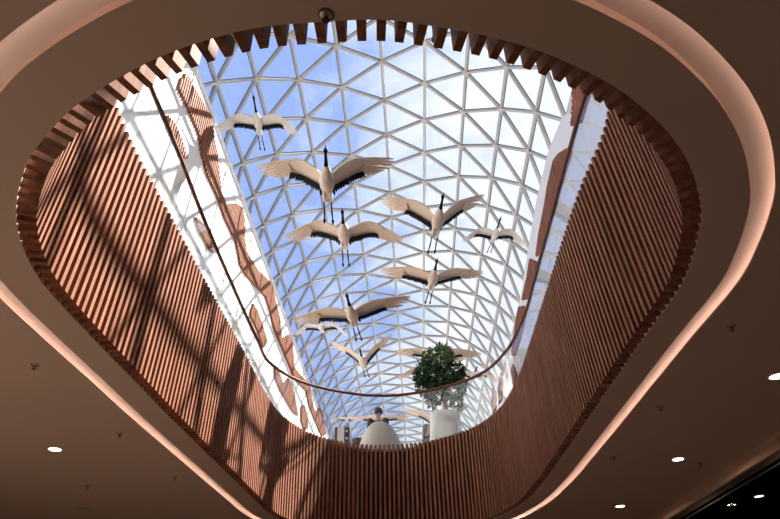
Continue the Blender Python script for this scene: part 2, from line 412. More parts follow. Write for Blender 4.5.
wavy('slat_panel', [(193, 216), (199, 222), (208, 232), (213, 246), (211, 254), (204, 242), (196, 228)], -1, 'small slanting slat panel seen through the middle of the sunlit glass balustrade', GL)
wavy('slat_panel', [(251, 303), (256, 311), (261, 324), (266, 342), (262, 348), (256, 330), (249, 316)], -1, 'narrow pointed slat panel showing just over the handrail on the sunlit side', GL)
wavy('slat_panel', [(273, 364), (278, 373), (282, 385), (287, 378), (291, 384), (294, 398), (297, 416), (292, 412), (286, 402), (279, 390), (274, 378)], -1, 'blob shaped slat panel below the handrail where it starts to curve', GL)
wavy('slat_panel', [(300, 408), (303, 405), (306, 414), (307, 428), (303, 430), (300, 420)], -1, 'small rounded slat panel low on the sunlit wall near its far end', GL)
wavy('slat_panel', [(572, 74), (574.5, 95), (574, 117), (572, 126), (583, 122), (591, 96), (597, 70), (585, 68)], 1, 'jagged slat panel at the near end of the shaded white wall beside the handrail', GR)
wavy('slat_panel', [(568, 149), (560, 154), (555, 160.5), (549, 186), (546, 205), (540, 235), (537, 257), (545, 250), (556, 210), (566, 175), (574, 150)], 1, 'tall wavy slat panel behind the middle of the shaded handrail', GR)
wavy('slat_panel', [(531, 259), (528, 278), (523, 300), (529, 299), (536, 276), (538, 262)], 1, 'short slat panel next beyond the tall one on the shaded white wall', GR)
wavy('slat_panel', [(520, 307), (517, 320), (515, 335), (512, 355), (516, 356), (521, 340), (527, 315), (525, 306)], 1, 'slim slat panel above the bend of the handrail on the shaded wall', GR)
wavy('slat_panel', [(514, 364), (517, 372), (519, 385), (515, 392), (513, 380), (512, 370)], 1, 'nearest of the slat panels below the bend of the shaded handrail', GR)
wavy('slat_panel', [(502, 372), (504, 380), (503, 398), (500, 404), (499, 390), (500, 378)], 1, 'middle of the slat panels below the bend of the shaded handrail', GR)
wavy('slat_panel', [(494, 388), (497, 396), (497, 410), (494, 414), (492, 404)], 1, 'farthest slat panel below the bend of the shaded handrail', GR)

# ---------------------------------------------------------------- glass vault
vault = empty('glass_roof', (VXC, 20, VZC), 'arched glass roof on a white steel lattice of triangles', 'glass roof', kind='structure')
KS = range(-5, 6); J0, J1 = -8, 29
def node(k, j, r=VR):
    a = k * VSTEP; y = VY0 + VDY * (j + (.5 if k % 2 else 0))
    return Vector((VXC + r * math.sin(a), y, VZC + r * math.cos(a)))
def nrm(k): a = k * VSTEP; return Vector((math.sin(a), 0, math.cos(a)))
lat = MB(); hub = MB(); gas = MB(); idx = {}
def beam(p, q, n, w=.033, h=.058):
    d = (q - p).normalized(); s = d.cross(n).normalized(); n = s.cross(d)
    lat.hexa([p - s * w - n * h, p + s * w - n * h, q + s * w - n * h, q - s * w - n * h, p - s * w + n * h * .6, p + s * w + n * h * .6, q + s * w + n * h * .6, q - s * w + n * h * .6])
    a, b, w = h * .6, h * .6 + .016, w + .013
    gas.hexa([p - s * w + n * a, p + s * w + n * a, q + s * w + n * a, q - s * w + n * a, p - s * w + n * b, p + s * w + n * b, q + s * w + n * b, q - s * w + n * b])
gv = []; gf = []
for k in KS:
    for j in range(J0, J1 + 1):
        idx[k, j] = len(gv); gv.append(node(k, j, VR + .075) - vault.location)
for k in KS:
    for j in range(J0, J1 + 1):
        p = node(k, j) - vault.location
        if j < J1: beam(p, node(k, j + 1) - vault.location, nrm(k))
        if k < 5:
            nb = [(k + 1, j), (k + 1, j - 1)] if k % 2 == 0 else [(k + 1, j), (k + 1, j + 1)]
            for kk, jj in nb:
                if J0 <= jj <= J1:
                    beam(p, node(kk, jj) - vault.location, (nrm(k) + nrm(kk)).normalized())
            if k % 2 == 0:
                if j > J0: gf += [(idx[k, j], idx[k + 1, j], idx[k + 1, j - 1]), (idx[k, j], idx[k + 1, j - 1], idx[k, j - 1])]
            else:
                if j < J1: gf += [(idx[k, j], idx[k + 1, j + 1], idx[k + 1, j]), (idx[k, j], idx[k, j + 1], idx[k + 1, j + 1])]
        n = nrm(k); s = Vector((0, 1, 0)); c = n.cross(s)
        ring = [p + (s * math.cos(w) + c * math.sin(w)) * .10 for w in [math.pi / 4 * i for i in range(8)]]
        hub.add([q - n * .068 for q in ring] + [q + n * .045 for q in ring], [tuple(range(8)), tuple(range(15, 7, -1))] + [(i, i + 8, (i + 1) % 8 + 8, (i + 1) % 8) for i in range(8)])
lat.build('steel_lattice', M_steel, vault); gas.build('gasket', M_gasket, vault); hub.build('lattice_hub', M_hub, vault)
gl = mesh_obj('glazing', gv, gf, M_vglass, vault)
sm = gl.modifiers.new('thick', 'SOLIDIFY'); sm.thickness = .02
# gable at the far end
mb = MB(); ge = MB(); yE = Y_END + VDY * .1
arc = [Vector((VXC + VR * math.sin(a), yE, VZC + VR * math.cos(a))) for a in [math.radians(-78 + 156 * i / 24) for i in range(25)]]
arc = [Vector((WX_L, yE, Z_FLOOR2))] + arc + [Vector((WX_R + .3, yE, Z_FLOOR2))]
n = len(arc); ge.add([p - vault.location for p in arc] + [p + Vector((0, .02, 0)) - vault.location for p in arc], [tuple(range(n)), tuple(range(2 * n - 1, n - 1, -1))] + [(i, i + n, (i + 1) % n + n, (i + 1) % n) for i in range(n)])
ge.build('gable_glass', M_vglass, vault)
for k in range(-4, 5):
    x = VXC + k * 1.1; mb.box((x - .05 - vault.location.x, yE - .08 - vault.location.y, Z_FLOOR2 - VZC), (x + .05 - vault.location.x, yE - vault.location.y, math.sqrt(max(.01, VR ** 2 - (k * 1.1) ** 2))))
for z in range(2, 13, 2): mb.box((WX_L - vault.location.x, yE - .06 - vault.location.y, Z_FLOOR2 + z - VZC), (WX_R - vault.location.x, yE - .01 - vault.location.y, Z_FLOOR2 + z + .08 - VZC))
mb.build('gable_frame', M_steel, vault)
# cable with clips slung under the ridge
cab = empty('roof_cable', (VXC, 14, VZC + VR - .1), 'thin cable with small clips slung under one long rib of the glass roof', 'cable')
mb = MB(); cl = MB(); pts = []
kx = VXC + .02
for i in range(0, 240):
    y = 6 + i * .19; f = (i % 9) / 9
    pts.append(Vector((kx + .03 * math.sin(i * .8), y, VZC + VR - .13 - .05 * math.sin(math.pi * f))) - cab.location)
    if i % 9 == 0: cl = MB(); cl.box(pts[-1] - Vector((.035, .05, .035)), pts[-1] + Vector((.035, .05, .06))); cl.build('clip', M_hub, cab)
mb.tube(pts, .014, 5); mb.build('cable', M_cable, cab, True)

# ---------------------------------------------------------------- hanging cranes
def wing_frame(a1, a2, half=1.2, sweep=.10):
    N = 60; xs = [0.]; zs = [0.]
    for i in range(N):
        s = (i + .5) / N; w = min(1, max(0, (s - .28) / .30)); w = w * w * (3 - 2 * w)
        a = math.radians(a1 + (a2 - a1) * w); xs.append(xs[-1] + math.cos(a) * half / N); zs.append(zs[-1] + math.sin(a) * half / N)
    def P(s, y, dz=0.):
        s = max(0, min(1, s)); i = min(N - 1, int(s * N)); u = s * N - i
        return Vector((.05 + xs[i] + (xs[i + 1] - xs[i]) * u, y + sweep * s * s, zs[i] + (zs[i + 1] - zs[i]) * u + dz))
    return P
LE = [(0, -.12), (.12, -.20), (.28, -.245), (.42, -.235), (.55, -.19), (.66, -.15), (1, -.06)]
TE = [(0, .17), (.15, .175), (.35, .16), (.5, .135), (.66, .10), (1, .0)]
def blade(mb, P, s0, y0, s1, y1, w0, w1, z=0., th=.006):    # one feather from root to tip
    n = 5; base = len(mb.v)
    for i in range(n + 1):
        f = i / n; s = s0 + (s1 - s0) * f; y = y0 + (y1 - y0) * f; w = (w0 + (w1 - w0) * f) * (1 if f < .8 else 1 - (f - .8) * 3.2)
        d = Vector((s1 - s0, (y1 - y0) / 1.2)).normalized(); px = -d.y * w / 1.2; py = d.x * w
        mb.v += [P(s - px, y - py, z - th), P(s + px, y + py, z - th), P(s + px, y + py, z + th), P(s - px, y - py, z + th)]
    for i in range(n):
        a = base + 4 * i; b = a + 4
        for q in range(4): mb.f.append((a + q, a + (q + 1) % 4, b + (q + 1) % 4, b + q)); mb.m.append(mb.cur)
    mb.f += [(base, base + 3, base + 2, base + 1), (base + 4 * n, base + 4 * n + 1, base + 4 * n + 2, base + 4 * n + 3)]; mb.m += [mb.cur] * 2
def make_wing(parent, side, a1, a2, rnd, mat):
    P0 = wing_frame(a1, a2)
    P = lambda s, y, dz=0.: (lambda p: Vector((p.x * side, p.y, p.z)))(P0(s, y, dz))
    mb = MB(); m = 14; c = 8
    top = []; S1 = .64
    for layer in (1, -1):
        for i in range(m + 1):
            s = S1 * i / m; l = lerp(s, LE); t = lerp(s, TE)
            for j in range(c + 1):
                f = j / c; y = l + (t - l) * f
                th = .030 * math.sin(math.pi * min(1, .08 + f * .92)) ** .6 * (1 - .55 * s) + .004
                mb.v.append(P(s, y, .05 * math.sin(math.pi * f * .9) * (1 - s * .6) + layer * th))
    W = c + 1; K = (m + 1) * W
    for i in range(m):
        for j in range(c):
            a = i * W + j; mb.f.append((a, a + 1, a + W + 1, a + W)); a += K; mb.f.append((a, a + W, a + W + 1, a + 1)); mb.m += [0, 0]
    for i in range(m):
        for j in (0, c): a = i * W + j; mb.f.append((a, a + W, a + W + K, a + K)); mb.m.append(0)
    for j in range(c):
        for i in (0, m): a = i * W + j; mb.f.append((a, a + 1, a + 1 + K, a + K)); mb.m.append(0)
    tips = [(1.0, -.05), (1.01, .02), (.98, .085), (.93, .15), (.87, .19), (.80, .205), (.73, .195)]
    for q, (s1, y1) in enumerate(tips):
        f = q / 6; s0 = .56 - .06 * f; l, t = lerp(s0, LE), lerp(s0, TE)
        blade(mb, P, s0, l + .03 + (t - l - .04) * f, s1 + rnd.uniform(-.015, .015), y1 + rnd.uniform(-.012, .012), .036, .019, .012 - .006 * q)
    w = mb.build('wing', mat, parent); auto(w, 50)
    bk = MB(); nf = 13
    for q in range(nf):
        f = q / (nf - 1); s0 = .045 + .47 * f; t = lerp(s0, TE); ln = .125 - .03 * f + (.05 if q == 0 else 0) + rnd.uniform(-.015, .018)
        blade(bk, P, s0, t - .05, s0 + .02 + .02 * f, t + ln, .030, .020, -.030 + .003 * (q % 2), .005)
    k = bk.build('trailing_feathers', M_dark, w); k['label'] = 'ragged black feathers along the rear edge'
def loft(mb, st, n=12):                     # stations (y, z, rx, rz, material)
    base = len(mb.v)
    for y, z, rx, rz, mm in st:
        for j in range(n):
            w = 2 * math.pi * j / n; mb.v.append(Vector((rx * math.cos(w), y, z + rz * math.sin(w))))
    for i in range(len(st) - 1):
        for j in range(n):
            mb.f.append((base + i * n + j, base + i * n + (j + 1) % n, base + (i + 1) * n + (j + 1) % n, base + (i + 1) * n + j)); mb.m.append(st[i][4])
    mb.f.append(tuple(base + j for j in range(n))); mb.m.append(st[0][4])
    mb.f.append(tuple(base + (len(st) - 1) * n + j for j in reversed(range(n)))); mb.m.append(st[-1][4])
SPINE = [(-.97, .03, .004, .004, 1), (-.90, .032, .009, .009, 1), (-.83, .036, .016, .018, 1), (-.80, .04, .031, .033, 1), (-.765, .042, .035, .037, 1), (-.73, .034, .028, .029, 1),
         (-.68, .026, .023, .023, 1), (-.55, .014, .024, .024, 1), (-.42, .004, .030, .030, 1), (-.36, .0, .038, .038, 0), (-.28, -.010, .062, .060, 0), (-.18, -.022, .098, .090, 0),
         (-.05, -.030, .122, .112, 0), (.08, -.026, .118, .106, 0), (.20, -.010, .092, .080, 0), (.30, .004, .070, .052, 0), (.40, .012, .078, .026, 0), (.48, .012, .070, .014, 0), (.53, .010, .040, .008, 0)]
def crane(u, v, depth, label, a, sc=1.0, yaw=0, roll=0, nk=.68, pale=False, pitch=0):
    """a = (inner, outer) wing angles, one pair or (one wing, other wing)"""
    rnd = random.Random(int(u * 7 + v))
    loc = at_depth(u, v, depth)
    o = empty('crane_sculpture', loc, label, 'bird sculpture', 'hanging crane sculptures under the glass roof')
    o.rotation_euler = (math.radians(pitch), math.radians(roll), math.radians(yaw)); o.scale = (sc,) * 3
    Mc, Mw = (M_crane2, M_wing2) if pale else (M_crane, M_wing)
    mb = MB(); loft(mb, [(y if y > -.36 else -.36 + (y + .36) * nk, z, rx, rz, mm) for y, z, rx, rz, mm in SPINE]); auto(mb.build('body', [Mc, M_dark], o), 60)
    pl, pr = a if isinstance(a[0], tuple) else (a, a)
    make_wing(o, -1, *pl, rnd, Mw); make_wing(o, 1, *pr, rnd, Mw)
    for s in (-1, 1):
        mb = MB(); dy = rnd.uniform(-.03, .03); dx = .045 + rnd.uniform(0, .02)
        mb.cur = 0
        mb.tube([(s * .045, .14, -.075), (s * .047, .30, -.075), (s * dx, .42, -.072)], [.030, .024, .014], 8)
        mb.cur = 1
        mb.tube([(s * dx, .40, -.072), (s * dx, .64, -.075), (s * dx, .665, -.075), (s * (dx + .01), .88 + dy, -.085)], [.012, .012, .017, .010], 7)
        mb.tube([(s * (dx + .01), .87 + dy, -.085), (s * (dx + .01), .92 + dy, -.088), (s * (dx + .012), 1.0 + dy, -.095)], [(.012, .012), (.012, .026), (.005, .008)], 7)
        mb.build('leg', [Mc, M_dark], o, True)
    # one thin wire from the back to the roof
    top = VZC + math.sqrt(max(.5, VR ** 2 - (loc.x - VXC) ** 2)) - .08
    inv = (Matrix.Translation(loc) @ o.rotation_euler.to_matrix().to_4x4() @ Matrix.Diagonal((sc, sc, sc, 1))).inverted()
    mb = MB(); mb.tube([inv @ (loc + Vector((0, 0, .05 * sc))), inv @ Vector((loc.x, loc.y, top))], .0016, 5); mb.build('suspension_wire', M_wire, o)
    return o
crane(327, 181, 10.0, 'largest white crane of the flock, wings raised in a wide V above the paired cranes', ((34, 4), (37, 22)), yaw=5)
crane(438, 220, 12.0, 'large crane with both wings lifted high, beyond the long cable', ((36, 22), (42, 34)), yaw=7)
crane(344, 234, 12.4, 'crane with arched drooping wing tips right under the largest crane', ((22, -18), (18, -22)), yaw=3)
crane(258, 122, 17.2, 'pale crane with drooping wing tips nearest the sunlit slat wall', ((12, -26), (12, -38)), yaw=4, nk=1.1, pale=True)
crane(495, 234, 20.0, 'small pale crane with drooping wing tips nearest the shaded wall', ((12, -34), (10, -42)), sc=.93, yaw=8, nk=1.0, pale=True)
crane(433, 278, 14.4, 'crane gliding with nearly level wings below the high winged one', ((16, 8), (18, 6)), yaw=7)
crane(352, 314, 12.6, 'crane banking steeply with one wing tip raised, overlapping a small one', ((16, 2), (10, 6)), roll=-9, yaw=-3)
crane(321, 327, 22.5, 'small crane half hidden behind the banking crane', ((8, -30), (8, -38)), sc=.84, yaw=0, pale=True)
crane(363, 361, 18.5, 'crane with wings in a steep V above the far handrail', ((42, 34), (50, 44)), yaw=-3)
crane(438, 355, 17.4, 'wide crane with level wings right behind the top of the potted tree', ((14, 2), (10, -4)), yaw=3)
crane(431, 361, 20.0, 'crane mostly hidden by the potted tree, one wing sloping down beside it', ((-32, -24), (10, 5)), yaw=3)
crane(473, 375, 25.0, 'small crane with drooping wings beside the potted tree', ((14, -34), (14, -30)), sc=.88, yaw=10, nk=.9)
crane(347, 419, 27.0, 'far crane low over the black and white display stand', ((8, -16), (8, -6)), sc=.62, yaw=0)
crane(380, 419, 22.0, 'far crane behind the seated person with both wing tips showing', ((8, 0), (8, 2)), sc=.85, yaw=0)
crane(438, 424, 19.5, 'low crane behind the white planter, wings rising either side of it', ((38, 22), (40, 26)), yaw=0)
crane(438, -3, 12.6, 'crane hanging just over the near ceiling edge, only its dangling feet in view', ((22, 8), (22, 8)), yaw=3)

# ---------------------------------------------------------------- upper floor: planter with tree, chairs, people
YP = 13.3
pc = at_y(446, 430, YP)
top_z = at_y(446, 414.5, YP).z
planter = empty('potted_tree', (pc.x, YP, Z_FLOOR2), 'bushy dark green tree in a tall white planter behind the glass balustrade', 'potted tree')
hp = top_z - Z_FLOOR2
mb = MB(); mb.lathe([(.395, 0), (.405, .02), (.37, hp * .5), (.325, hp - .03), (.325, hp), (.295, hp), (.285, hp - .10), (.0, hp - .10)], 32); auto(mb.build('planter', M_pot, planter))
mb = MB(); mb.lathe([(.0, hp - .12), (.284, hp - .12), (.284, hp - .075), (.15, hp - .06), (.0, hp - .055)], 24); mb.build('soil', M_soil, planter, True)
def W(u, v, y=YP): return at_y(u, v, y) - planter.location
mb = MB()
t0 = Vector((0, 0, hp - .08)); t1 = W(445, 400); t2 = W(442, 380)
mb.tube([t0, t0.lerp(t1, .5) + Vector((.02, 0, 0)), t1, t1.lerp(t2, .6), t2], [.065, .055, .05, .042, .03], 10)
for u, v, dy in ((425, 372, .1), (458, 372, -.1), (440, 358, .2), (428, 392, -.2), (456, 395, .15), (434, 365, -.25)):
    e = W(u, v, YP + dy); mb.tube([t1.lerp(t2, .3), t1.lerp(e, .6) + Vector((0, 0, .05)), e], [.026, .017, .006], 6)
mb.build('trunk', M_bark, planter, True)
rnd = random.Random(3)
def leaf(mb, p, d, L_, w):
    d = d.normalized(); s = d.cross(Vector((rnd.uniform(-1, 1), rnd.uniform(-1, 1), rnd.uniform(.2, 1)))).normalized(); n = s.cross(d)
    mb.add([p, p + d * L_ * .35 + s * w + n * .012, p + d * L_ * .8 + s * w * .6 - n * .004, p + d * L_ - n * .03, p + d * L_ * .8 - s * w * .6 - n * .004, p + d * L_ * .35 - s * w + n * .012, p + d * L_ * .4 - n * .010],
           [(0, 1, 6), (1, 2, 6), (2, 3, 6), (3, 4, 6), (4, 5, 6), (5, 0, 6)])
blobs = [(438, 360, 17, 13, 0), (428, 372, 13, 13, 0), (452, 374, 12, 12, 0), (438, 378, 16, 12, 0), (427, 386, 11, 10, 0), (458, 370, 7, 7, 0), (454, 390, 10, 10, 0), (437, 394, 11, 8, 0), (444, 352, 8, 6, 0), (432, 401, 6, 6, 0), (456, 402, 6, 5, 0), (460, 384, 6, 6, 0), (421, 378, 6, 8, 0)]
fo = MB()
for u, v, ru, rv, _ in blobs:
    c = W(u, v); k = YP / 622 * 1.05
    for i in range(int(ru * rv * 2.1)):
        a = rnd.uniform(0, 2 * math.pi); z = rnd.uniform(-1, 1); r = rnd.uniform(.35, 1.03) ** .5; q = math.sqrt(1 - z * z)
        p = c + Vector((ru * k * r * q * math.cos(a), ru * k * r * q * math.sin(a) * .9, rv * k * r * z * 1.05))
        fo.cur = 1 if (rnd.random() < (.55 if v < 366 and u > 432 else .12)) else 0  # paler green leaves, mixed in mostly high on one side of the crown
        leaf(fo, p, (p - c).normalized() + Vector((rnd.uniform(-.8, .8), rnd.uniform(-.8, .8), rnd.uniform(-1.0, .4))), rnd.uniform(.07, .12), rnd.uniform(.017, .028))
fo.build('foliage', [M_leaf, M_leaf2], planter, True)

def seat_shell(o, w, d, h):                 # tub armchair open towards +y
    mb = MB(); N = 28; prof = []
    th = .07; vs = []; fs = []
    for lay in range(2):
        for i in range(N + 1):
            a = math.radians(200 + 140 * i / N + (-20 + 40 * i / N) * 1.6)
            for j, f in enumerate((0, .12, .4, .7, .88, 1)):
                top = h * (.2 + .8 * max(0, math.cos((i / N - .5) * math.pi)) ** 1.3)
                rr = 1 + .10 * f - .35 * max(0, f - .6) ** 1.3
                if f < .1: rr *= .86
                k = rr - (th / (w / 2) if lay else 0)
                vs.append((math.cos(a) * w / 2 * k, math.sin(a) * d / 2 * k, .10 + (top - .10) * f - (.0 if not lay or f < 1 else .012)))
    K = (N + 1) * 6
    for i in range(N):
        for j in range(5):
            a = i * 6 + j; fs += [(a, a + 6, a + 7, a + 1), (a + K, a + 1 + K, a + 7 + K, a + 6 + K)]
        a = i * 6; fs += [(a + 5, a + 11, a + 11 + K, a + 5 + K), (a, a + K, a + 6 + K, a + 6)]
    for i in (0, N):
        for j in range(5): a = i * 6 + j; fs.append((a, a + 1, a + 1 + K, a + K))
    s = mesh_obj('shell', vs, fs, M_shell, o); auto(s, 50)
    mb = MB(); mb.lathe([(.02, .26), (w * .40, .26), (w * .43, .30), (w * .43, .38), (w * .38, .43), (.02, .44)], 24); mb.build('seat_cushion', M_cush, o, True)
    mb = MB(); mb.lathe([(w * .40, 0), (w * .42, .03), (w * .40, .26), (.02, .26)], 24); mb.build('base', M_shell, o, True)
YC = 12.85
cc = at_y(380.5, 440, YC)
ch = empty('tub_armchair', (cc.x, YC, Z_FLOOR2), 'rounded white tub armchair, its back against the glass, with a person in it', 'armchair')
seat_shell(ch, .90, .78, at_y(379, 422.5, YC - .3).z - Z_FLOOR2)

st = empty('display_stand', at_y(343, 440, 13.1) * 1.0, 'small white panelled stand with a black dotted side by the sunlit end of the glass', 'display stand')
st.location.z = Z_FLOOR2
k = 13.1 / 622; zt = at_y(343, 427.5, 13.0).z - Z_FLOOR2
mb = MB(); mb.box((-.115, -.14, .02), (.04, .14, zt)); mb.build('white_panel', M_pot, st)
mb = MB(); mb.box((.04, -.15, .0), (.145, .15, zt - .01)); mb.build('black_side', M_black, st)
mb = MB(); mb.box((-.165, -.15, .0), (-.115, .15, zt + .0)); mb.build('brown_edge', M_rail, st)
for q in range(5):
    cz = zt - .10 - q * .155; mb = MB()
    mb.ball((.092, -.153, cz), (.024, .008, .024), 10, 6); mb.build('white_dot', M_pot, st, True)
stl = empty('upholstered_stool', at_y(359, 440, 13.5), 'low dark grey stool between the dotted stand and the white armchair', 'stool'); stl.location.z = Z_FLOOR2
zs = at_y(358, 437.5, 13.4).z - Z_FLOOR2
mb = MB(); mb.lathe([(.02, zs - .16), (.15, zs - .16), (.165, zs - .13), (.165, zs - .03), (.14, zs), (.02, zs + .004)], 24); mb.build('seat', M_cush, stl, True)
mb = MB(); mb.lathe([(.16, 0), (.16, .02), (.03, .04), (.03, zs - .16), (.02, zs - .16)], 20); auto(mb.build('pedestal', M_chrome, stl))

def human(name, loc, rot, label, J, hair_mat, top_mat, long_hair=False):
    o = empty(name, loc, label, 'person'); o.rotation_euler.z = rot
    V = Vector; mb = MB()
    def limb(a, b, r0, r1, target=mb, steps=5):
        a = V(J[a]); b = V(J[b]); target.tube([a.lerp(b, i / steps) for i in range(steps + 1)], [r0 + (r1 - r0) * i / steps for i in range(steps + 1)], 12)
        target.ball(a, r0); target.ball(b, r1)
    def torso(target, g=0.):
        p, c, n = V(J['pelvis']), V(J['chest']), V(J['neck'])
        sh = (V(J['shR']) - V(J['shL'])).normalized()
        target.tube([p - (c - p) * .18, p, p.lerp(c, .45), p.lerp(c, .8), c.lerp(n, .35), c.lerp(n, .75)], [(.155 + g, .105 + g), (.165 + g, .115 + g), (.14 + g, .10 + g), (.165 + g, .112 + g), (.16 + g, .095 + g), (.075 + g, .07 + g)], 18, up=sh)
    torso(mb)
    for s in 'LR':
        limb('sh' + s, 'el' + s, .052, .040); limb('el' + s, 'wr' + s, .040, .027)
        limb('hip' + s, 'kn' + s, .083, .056); limb('kn' + s, 'an' + s, .055, .036)
        an = V(J['an' + s]); fd = V(J['foot']); mb.tube([an + V((0, 0, -.03)) - fd * .04, an + V((0, 0, -.05)) + fd * .08, an + V((0, 0, -.06)) + fd * .17], [(.03, .035), (.028, .042), (.018, .036)], 10, up=(0, 0, 1)); 
        w = V(J['wr' + s]); hd = (w - V(J['el' + s])).normalized(); sd = hd.cross(V((0, 0, 1))).normalized() if abs(hd.z) < .9 else V((0, 1, 0))
        mb.tube([w, w + hd * .05, w + hd * .095], [(.02, .028), (.016, .040), (.014, .038)], 10, up=hd.cross(sd))
        for q, ln in enumerate((.068, .078, .074, .058)):
            b = w + hd * .09 + sd * (-.03 + .02 * q); mb.tube([b, b + hd * ln * .55, b + hd * ln + V((0, 0, -.012))], [.0095, .009, .007], 7)
        b = w + hd * .03 + sd * .03; mb.tube([b, b + sd * .028 + hd * .03, b + sd * .035 + hd * .062], [.012, .011, .008], 7)
    n, h = V(J['neck']), V(J['head']); mb.tube([n - V((0, 0, .06)), n, h - V((0, 0, .04))], [.062, .052, .050], 12)
    f = V(J['face']).normalized(); sd = f.cross(V((0, 0, 1))).normalized()
    mb.tube([h + V((0, 0, z)) + f * y for z, y in ((-.115, .038), (-.095, .030), (-.06, .018), (-.01, .006), (.04, -.004), (.085, -.010), (.112, -.012))], [(.022, .026), (.050, .044), (.076, .062), (.094, .074), (.098, .077), (.072, .060), (.022, .020)], 18, up=f)
    mb.tube([h + f * .093 + V((0, 0, .012)), h + f * .112 + V((0, 0, -.022)), h + f * .098 + V((0, 0, -.034))], [.009, .014, .012], 8)
    mb.tube([h + f * .080 - sd * .022 + V((0, 0, -.062)), h + f * .090 + V((0, 0, -.060)), h + f * .080 + sd * .022 + V((0, 0, -.062))], [.005, .009, .005], 8)
    for s in (-1, 1): mb.ball(h + sd * s * .080 + V((0, 0, -.008)), (.016, .022, .032), 10, 7)
    b = mb.build('body', M_skin, o)
    r = b.modifiers.new('one skin', 'REMESH'); r.mode = 'VOXEL'; r.voxel_size = .0105; r.use_smooth_shade = True
    s_ = b.modifiers.new('smooth', 'SMOOTH'); s_.factor = .5; s_.iterations = 3
    hm = MB()
    hm.tube([h + V((0, 0, z)) - f * y for z, y in ((-.045, .055), (-.01, .036), (.03, .022), (.075, .014), (.108, .012), (.126, .012))], [(.045, .070), (.076, .086), (.092, .091), (.086, .080), (.052, .048), (.012, .010)], 16, up=f)
    if long_hair: hm.tube([h - f * .06 + V((0, 0, .05)), h - f * .085 + V((0, 0, -.06)), n - f * .085, n - f * .095 - V((0, 0, .14))], [(.06, .085), (.05, .088), (.035, .085), (.012, .05)], 14, up=f)
    hm.build('hair', hair_mat, o, True)
    for s in (-1, 1): em = MB(); em.ball(h + f * .082 + sd * s * .031 + V((0, 0, .012)), (.0085, .0085, .0065), 8, 6); em.build('eye', M_eye, o, True)
    tm = MB(); torso(tm, .016)
    for s in 'LR': limb('sh' + s, 'el' + s, .066, .054, tm); limb('el' + s, 'wr' + s, .054, .036, tm)
    t = tm.build('jacket', top_mat, o); r = t.modifiers.new('one cloth', 'REMESH'); r.mode = 'VOXEL'; r.voxel_size = .016; r.use_smooth_shade = True
    s_ = t.modifiers.new('smooth', 'SMOOTH'); s_.factor = .5; s_.iterations = 4
    lm = MB()
    p = V(J['pelvis']); 
    lm.ball(p - V((0, 0, .02)), (.185, .135, .13))
    for s in 'LR': limb('hip' + s, 'kn' + s, .098, .070, lm); limb('kn' + s, 'an' + s, .070, .050, lm)
    t = lm.build('trousers', M_trous, o); r = t.modifiers.new('one cloth', 'REMESH'); r.mode = 'VOXEL'; r.voxel_size = .018; r.use_smooth_shade = True
    for s in 'LR':
        sm_ = MB(); an = V(J['an' + s]); fd = V(J['foot']); sm_.tube([an + V((0, 0, -.02)) - fd * .07, an + V((0, 0, -.035)) - fd * .03, an + V((0, 0, -.045)) + fd * .09, an + V((0, 0, -.058)) + fd * .2], [(.035, .03), (.048, .044), (.040, .052), (.018, .036)], 12, up=(0, 0, 1)); sm_.build('shoe', M_shoe, o, True)
    return o
hz = at_y(378, 413, 12.95)
SIT = hz.z - Z_FLOOR2
b0 = SIT - .78                               # pelvis height so that the head lands where the photo has it
J = dict(pelvis=(0, 0, b0 + .10), chest=(0, -.02, b0 + .42), neck=(0, -.01, b0 + .64), head=(.0, .0, b0 + .78), face=(-.45, 1, -.1), shL=(-.165, -.03, b0 + .595), shR=(.165, -.03, b0 + .595),
         elL=(-.205, .12, b0 + .30), elR=(.205, .12, b0 + .30), wrL=(-.13, .31, b0 + .25), wrR=(.13, .31, b0 + .25), hipL=(-.09, .02, b0 + .10), hipR=(.09, .02, b0 + .10),
         knL=(-.11, .44, b0 + .10), knR=(.11, .44, b0 + .10), anL=(-.11, .46, .085), anR=(.11, .46, .085), foot=(0, 1, 0))
human('person', (hz.x, 12.95, Z_FLOOR2), 0, 'person with short dark hair and a dark jacket seated in the white tub armchair', J, M_hair, M_jacket)
YQ = 15.2; hz = at_y(427, 428.5, YQ); h = hz.z - Z_FLOOR2
q = h / 1.58
J = {k: (v[0] * q, v[1] * q, v[2] * q) for k, v in dict(pelvis=(0, 0, .92), chest=(0, 0, 1.22), neck=(0, -.01, 1.41), head=(0, 0.015, 1.58), shL=(-.165, 0, 1.34), shR=(.165, 0, 1.34), elL=(-.21, -.02, 1.06), elR=(.21, -.02, 1.06),
         wrL=(-.20, .08, .84), wrR=(.20, .08, .84), hipL=(-.085, 0, .90), hipR=(.085, 0, .90), knL=(-.09, .02, .49), knR=(.10, -.02, .49), anL=(-.09, .0, .085), anR=(.11, -.02, .085)).items()}
J['anL'] = (J['anL'][0], J['anL'][1], .085); J['anR'] = (J['anR'][0], J['anR'][1], .085)
J['face'] = (.2, 1, -.05); J['foot'] = (0, 1, 0)
human('person', (hz.x, YQ, Z_FLOOR2), -1.15, 'brown haired person standing beside the white planter, only the head above the slats', J, M_hair2, M_jacket, True)

